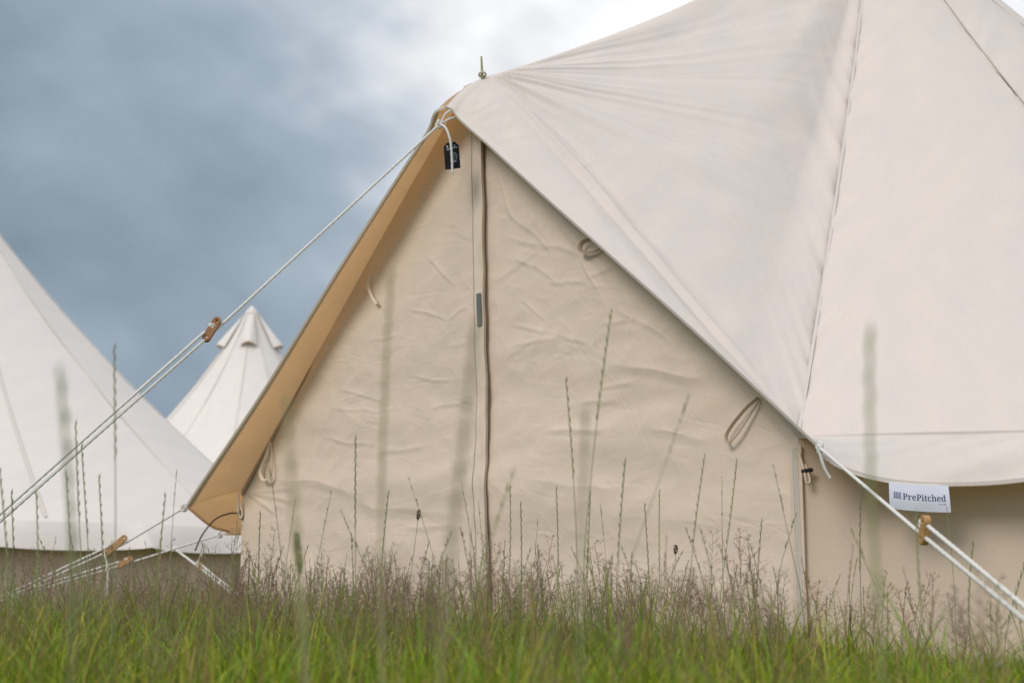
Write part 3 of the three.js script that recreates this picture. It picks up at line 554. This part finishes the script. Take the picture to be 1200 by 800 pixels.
function panicle() {                // common bent: hair-fine whorled branches with tiny purple grains
  const k = new Kit(), h = .30, bendx = rr(-.03, .03), bendz = rr(-.03, .03), pts = []; const st = jit(rnd() < .5 ? [.20, .22, .07] : [.27, .2, .11]);
  const at = (t) => [bendx * t * t, h * t, bendz * t * t];
  for (let i = 0; i <= 7; i++) pts.push(at(i / 7)); k.tube(pts, .0009, .0004, st, 3);
  const pur = jit(pick(purples), .25), lv = 7, spread = rr(.6, 1.25);
  for (let l = 0; l < lv; l++) {
    const t = lerp(.64, .99, l / (lv - 1)), b = at(t), nb = 5 - Math.floor(l * .4);
    for (let j = 0; j < nb; j++) {
      const a = rnd() * 6.28, len = lerp(.042, .012, l / (lv - 1)) * rr(.6, 1.25), el = rr(.35, 1.0) / spread, dx = Math.cos(a) * Math.cos(el), dz = Math.sin(a) * Math.cos(el), dy = Math.sin(el);
      const e = [b[0] + dx * len, b[1] + dy * len, b[2] + dz * len]; k.tube([b, e], .00035, .0002, st, 3);
      const ns = 3 + Math.floor(rnd() * 4); for (let s = 0; s < ns; s++) { const f = rr(.45, 1.05), ja = rnd() * 6.28, o = .004 * rnd(); k.seed(b[0] + dx * len * f + Math.cos(ja) * o, b[1] + dy * len * f + rr(-.002, .004), b[2] + dz * len * f + Math.sin(ja) * o, dx + rr(-.5, .5), dy + rr(0, .8), dz + rr(-.5, .5), rr(.0022, .0038), .00062, jit(pur, .2)); }
    }
  }
  k.blade(0, 0, rnd() * 6.28, .13, .5, .0012, jit(pick(greens)), 4);
  return k.geo();
}
function culm() {                   // a thin flowering stem with a narrow half-closed head
  const k = new Kit(), h = .30, bx = rr(-.07, .07), bz = rr(-.05, .05), pts = [], st = jit(rnd() < .6 ? [.19, .23, .07] : [.30, .23, .12]); const at = (t) => [bx * t * t, h * t, bz * t * t];
  for (let i = 0; i <= 8; i++) pts.push(at(i / 8)); k.tube(pts, .0011, .0006, st, 3);
  const c = jit(rnd() < .5 ? pick(purples) : [.24, .22, .10]); for (let i = 0; i < 15; i++) { const t = rr(.74, 1), b = at(t), a = rnd() * 6.28; k.seed(b[0], b[1], b[2], Math.cos(a) * .35, 1, Math.sin(a) * .35, rr(.006, .011), .0009, jit(c)); }
  k.blade(0, 0, rnd() * 6.28, .16, .7, .0014, jit(pick(greens)), 4); return k.geo();
}
// scatter: each entry is [x, away, height scale, width scale, lean]; place and distance change only how tall the tufts grow, never their colour
function scatter(name, variants, mat, list, label, category) {
  const per = variants.map(() => []); list.forEach((l) => per[Math.floor(rnd() * variants.length)].push(l));
  const m4 = new THREE.Matrix4(), q = new THREE.Quaternion(), e = new THREE.Euler(), col = new THREE.Color();
  variants.forEach((g, i) => {
    const im = new THREE.InstancedMesh(g, mat, per[i].length); im.name = numbered(name); im.castShadow = im.receiveShadow = true;
    per[i].forEach(([x, d, sh, sw, lean], k) => { e.set(rr(-lean, lean), rnd() * 6.2832, rr(-lean, lean)); q.setFromEuler(e); m4.compose(new THREE.Vector3(x, 0, -d), q, new THREE.Vector3(sw, sh, sw)); im.setMatrixAt(k, m4); const s = rr(.82, 1.2); im.setColorAt(k, col.setRGB(s * rr(.93, 1.08), s, s * rr(.8, 1.05))); });
    tag(im, label, category, undefined, 'stuff'); scene.add(im);
  });
}
const pts = (n, d0, d1, pad, pow = 1) => { const o = []; while (o.length < n) { const d = d0 + (d1 - d0) * Math.pow(rnd(), pow), w = .37 * d + pad, x = rr(-w, w); if (rnd() > (w / (.37 * d1 + pad)) ** (pow > 1 ? .6 : 1)) continue; if (!inTent(x, d)) o.push([x, d]); } return o; };
const patch = (x, d) => 1 + .45 * fbm(x * 1.3, d * 1.3, 4, 3);
{
  const L = [];
  for (const [x, d] of pts(16000, 1.3, 5.8, .9)) { const right = sm(.35, 1.0, x); L.push([x, d, lerp(1.0, .62, right) * patch(x, d) * (d < 2.2 ? lerp(.45, .85, sm(.8, 2.2, d)) + (rnd() < .05 ? .4 : 0) : .82) * rr(.65, 1.15), rr(.8, 1.3), .14]); }
  for (const [x, d] of pts(7000, 5.2, 16, 2.2)) L.push([x, d, patch(x, d) * rr(.5, .95), rr(1, 1.6), .14]);
  scatter('meadow_grass', [tuft(0), tuft(1), tuft(2), tuft(0), tuft(2)], grassMat, L, 'green meadow grass growing thickly in front of the tents', 'grass');
  const T = []; // longer leaf blades that stand up through the rest
  for (const [x, d] of pts(1100, 1.7, 5.4, .6)) { const right = sm(.35, 1.0, x); if (d < 2.6 && rnd() < .5) continue; T.push([x, d, lerp(1, .6, right) * rr(.8, 1.3), 1, .2]); }
  for (const [x, d] of pts(26, .75, 1.5, .15)) T.push([x, d, rr(.8, 1.25), 1, .2]);
  scatter('tall_grass', [0, 1, 2, 3].map(() => { const k = new Kit(); for (let i = 0; i < 4; i++) k.blade(rr(-.02, .02), rr(-.02, .02), rnd() * 6.28, rr(.15, .23), rr(.15, .9), rr(.0013, .0022), jit(rnd() < .22 ? pick(straws) : pick(greens)), 7, rr(1.6, 3)); return k.geo(); }), grassMat, T, 'longer green grass blades standing through the shorter meadow', 'grass');
  const B = [];
  for (const [x, d] of pts(1400, 2.7, 5.6, .5)) { const right = sm(.45, .95, x / d * 3); if (rnd() < right * .72 || (x / d < -.2 && rnd() < .35)) continue; if (fbm(x * 1.7, d * 1.7, 9, 3) < -.16) continue; B.push([x, d, lerp(1, .72, right) * rr(.48, .98) * (rnd() < .14 ? 1.25 : 1), rr(.9, 1.6), .18]); }
  for (const [x, d] of pts(420, 5.2, 9, 1.2)) B.push([x, d, rr(.5, .85), 1, .13]);
  for (const [x, d] of pts(120, 1.1, 2.5, .4)) B.push([x, d, rr(.55, .8), 1, .13]);
  scatter('bent_grass', [0, 1, 2, 3, 4, 5].map(panicle), strawMat, B, 'hazy purple flowering heads of fine bent grass above the green', 'grass');
  const C = [];
  for (const [x, d] of pts(520, 2.2, 5.4, .5)) { const right = sm(.5, 1.0, x / d * 3); if (rnd() < right * .6) continue; C.push([x, d, lerp(1, .7, right) * rr(.65, 1.1), 1, .16]); }
  scatter('flowering_grass', [0, 1, 2, 3].map(culm), strawMat, C, 'thin seeding grass stems scattered through the meadow grass', 'grass');
}
// tall single stems that stand above the rest
const stalks = [[-0.114,0.515,-0.106,0.251,1.35,'r'],[-0.025,0.402,-0.051,0.225,0.95,'r'],[-0.166,0.355,-0.15,0.161,1.05,'r'],[0.263,0.408,0.287,0.214,1.12,'r'],[-0.347,0.384,-0.341,0.252,1.1,'r'],[-0.571,0.564,-0.552,0.301,2.0,'r'],[0.153,0.641,0.12,0.27,2.2,'r'],[0.09,0.567,0.096,0.289,2.4,'r'],[0.226,0.46,0.149,0.261,1.8,'t'],[-0.287,0.495,-0.277,0.265,2.6,'r'],[0.374,0.475,0.351,0.236,2.8,'r'],[0.456,0.477,0.409,0.245,2.9,'r'],[0.196,0.44,0.189,0.277,2.5,'r'],[0.686,0.421,0.69,0.237,2.9,'r'],[0.558,0.324,0.567,0.141,2.0,'r'],[0.837,0.304,0.844,0.143,2.7,'r'],[0.895,0.381,0.893,0.135,3.0,'t'],[0.507,0.459,0.549,0.22,2.8,'t'],[0.563,0.371,0.526,0.27,2.9,'t'],[0.004,0.354,-0.039,0.22,1.6,'t'],[0.092,0.428,0.087,0.237,3.0,'r'],[0.155,0.408,0.138,0.27,2.9,'r'],[0.054,0.362,0.049,0.237,3.0,'t'],[-0.247,0.413,-0.25,0.27,2.9,'r'],[-0.446,0.397,-0.453,0.237,3.0,'t'],[-0.196,0.384,-0.216,0.22,3.1,'p'],[0.332,0.306,0.329,0.22,3.0,'p'],[-0.243,0.281,-0.234,0.191,1.7,'h'],[-0.838,0.412,-0.827,0.275,2.4,'r'],[-0.91,0.395,-0.904,0.266,2.7,'r'],[-0.824,0.386,-0.82,0.256,2.5,'r'],[-0.654,0.388,-0.641,0.268,2.1,'r'],[-0.735,0.497,-0.704,0.275,2.4,'r'],[-0.782,0.477,-0.757,0.28,2.6,'r'],[-0.749,0.422,-0.737,0.28,2.6,'r'],[-0.652,0.442,-0.65,0.268,2.8,'t'],[-0.63,0.39,-0.622,0.235,2.6,'r'],[-0.428,0.434,-0.425,0.416,2.6,'t'],[-0.357,0.413,-0.384,0.262,2.9,'t'],[-0.339,0.371,-0.278,0.253,2.9,'t'],[-0.102,0.43,-0.067,0.237,2.9,'t'],[-0.215,0.446,-0.166,0.272,3.0,'t'],[-0.004,0.428,-0.017,0.237,3.0,'r'],[0.018,0.399,0.011,0.22,3.1,'r'],[-0.073,0.408,-0.061,0.22,3.1,'t'],[0.184,0.393,0.195,0.237,3.0,'t'],[0.285,0.399,0.288,0.238,3.1,'r'],[0.313,0.426,0.314,0.273,3.1,'r'],[0.47,0.461,0.469,0.257,3.2,'t'],[0.525,0.363,0.512,0.202,3.1,'r'],[1.004,0.278,0.971,0.138,2.9,'r'],[0.921,0.196,0.922,0.093,2.8,'t'],[0.693,0.153,0.676,0.087,2.6,'t'],[0.567,0.317,0.617,0.179,2.4,'t'],[-0.571,0.384,-0.575,0.237,3.0,'t'],[-0.539,0.381,-0.53,0.22,3.1,'r'],[0.064,0.374,0.062,0.254,1.2,'t']];
const kinds = {
  r: ['ryegrass_stem', 'grass stem with a zigzag seed spike', 'grass stem', 'tall ryegrass stems above the meadow'],
  t: ['grass_stem', 'thin grass stem with a pointed tip', 'grass stem', 'tall thin stems above the meadow'],
  p: ['plantain', 'plantain stalk with a brown oval head', 'wildflower', 'plantain stalks in the meadow'],
  h: ['timothy_grass', 'grass stem with a plump green flower head', 'grass stem', 'timothy grass stems'],
};
for (let [x1, y1, x0, y0, d, kind] of stalks) {
  if (d < 1.5) { const k = .74; x1 *= k; x0 *= k; d *= k; y1 = .22 + (y1 - .22) * k; y0 = .22 + (y0 - .22) * k; }
  const sl = clamp((x1 - x0) / (y1 - y0), -.9, .9), xb = x0 - sl * y0 * .45, bend = rr(-.012, .012), zb = rr(-.06, .06);
  const at = (t) => { const y = y1 * t; let x; const tm = y0 / y1; x = t < tm ? lerp(xb, x0, Math.pow(t / tm, 1.25)) : lerp(x0, x1, (t - tm) / (1 - tm)); return [x + bend * Math.sin(Math.PI * t), y, -d + zb * t * t]; };
  const ax = x1 / d, spot = ax < -.19 ? 'by the porch corner ropes' : ax < -.016 ? 'before the left leaf of the door' : ax < .19 ? 'before the right leaf of the door' : 'before the wall with the sewn label';
  const size = d < 1.6 ? 'stout' : y1 > .44 ? 'very tall' : 'tall';
  let [nm, lb, cat, grp] = kinds[kind]; lb = `${kind === 'r' || kind === 't' ? size + ' ' : ''}${lb} ${spot}`; grp += ' ' + spot; const g = thing(nm, new THREE.Vector3(xb, 0, -d), lb, cat, grp);
  const hue = jit(rnd() < .6 ? [.25, .265, .12] : [.33, .30, .16], .2), kit = new Kit(), line = []; for (let i = 0; i <= 16; i++) line.push(at(i / 16));
  const thick = d < 1.5 ? .0013 : .001; kit.tube(line, thick, thick * (kind === 't' ? .45 : .6), hue, 5);
  part('stem', kit.geo(), strawMat, g);
  const hd = new Kit();
  if (kind === 'r') { const hl = Math.min(.17, y1 * .42), n = Math.round(hl / .0085); for (let i = 0; i < n; i++) { const t = 1 - (hl * (n - i) / n) / y1, b = at(t), s = i % 2 ? 1 : -1; for (let j = 0; j < 3; j++) hd.seed(b[0], b[1] + j * .0022, b[2], s * (.20 - .05 * j), 1, rr(-.15, .15), rr(.009, .012), .0009, jit(hue, .12)); } }
  if (kind === 't') for (let i = 0; i < 14; i++) { const t = 1 - rnd() * .2, b = at(t); hd.seed(b[0], b[1], b[2], rr(-.2, .2), 1, rr(-.2, .2), rr(.006, .012), .0008, jit(hue, .15)); }
  if (kind === 'p') for (let i = 0; i < 130; i++) { const f = rnd(), t = 1 - f * .055, b = at(t), a = rnd() * 6.28, w = .0042 * Math.sin(Math.PI * clamp(f * .9 + .06)); hd.seed(b[0] + Math.cos(a) * w * .6, b[1], b[2] + Math.sin(a) * w * .6, Math.cos(a), .9, Math.sin(a), .0036, .0011, jit([.11, .06, .035], .2)); }
  if (kind === 'h') for (let i = 0; i < 420; i++) { const f = rnd(), t = 1 - f * .16, b = at(t), a = rnd() * 6.28, w = .0048 * Math.pow(Math.sin(Math.PI * clamp(f * .9 + .05)), .6); hd.seed(b[0] + Math.cos(a) * w * .5, b[1], b[2] + Math.sin(a) * w * .5, Math.cos(a), .8, Math.sin(a), .0042, .0009, jit([.22, .26, .09], .15)); }
  part('seed_head', hd.geo(), strawMat, g);
  if (d < 3 && rnd() < .55) { const lf = new Kit(), t = rr(.25, .45), b = at(t), yaw = rnd() < .5 ? rr(-.5, .5) : Math.PI + rr(-.5, .5); lf.blade(0, 0, yaw, rr(.08, .14), rr(.4, .9), .0016, jit(greens[2]), 6); const G = lf.geo(); G.translate(b[0], b[1], b[2]); part('leaf', G, grassMat, g); }
}
// a clover head and a spent one at the right
function clover(x, y, d, col, label) {
  const g = thing('clover_flower', new THREE.Vector3(x, 0, -d), label, 'wildflower'), k = new Kit(), s = new Kit();
  s.tube([[x, 0, -d], [x + .004, y * .6, -d], [x, y, -d]], .001, .0009, jit(greens[2]), 5); part('stem', s.geo(), strawMat, g);
  for (let i = 0; i < 170; i++) { const a = rnd() * 6.28, u = rr(-.5, 1), q = Math.sqrt(1 - u * u); k.seed(x + Math.cos(a) * q * .003, y + u * .003, -d + Math.sin(a) * q * .003, Math.cos(a) * q, u + .2, Math.sin(a) * q, .0085, .0011, jit(col, .12)); }
  part('flower_head', k.geo(), strawMat, g);
}
clover(.855, .088, 2.6, [.62, .6, .52], 'small white clover head low in the grass beside the tent wall');
clover(.438, .088, 2.4, [.26, .15, .08], 'spent brown clover head low in the grass');

renderer.render(scene, camera);
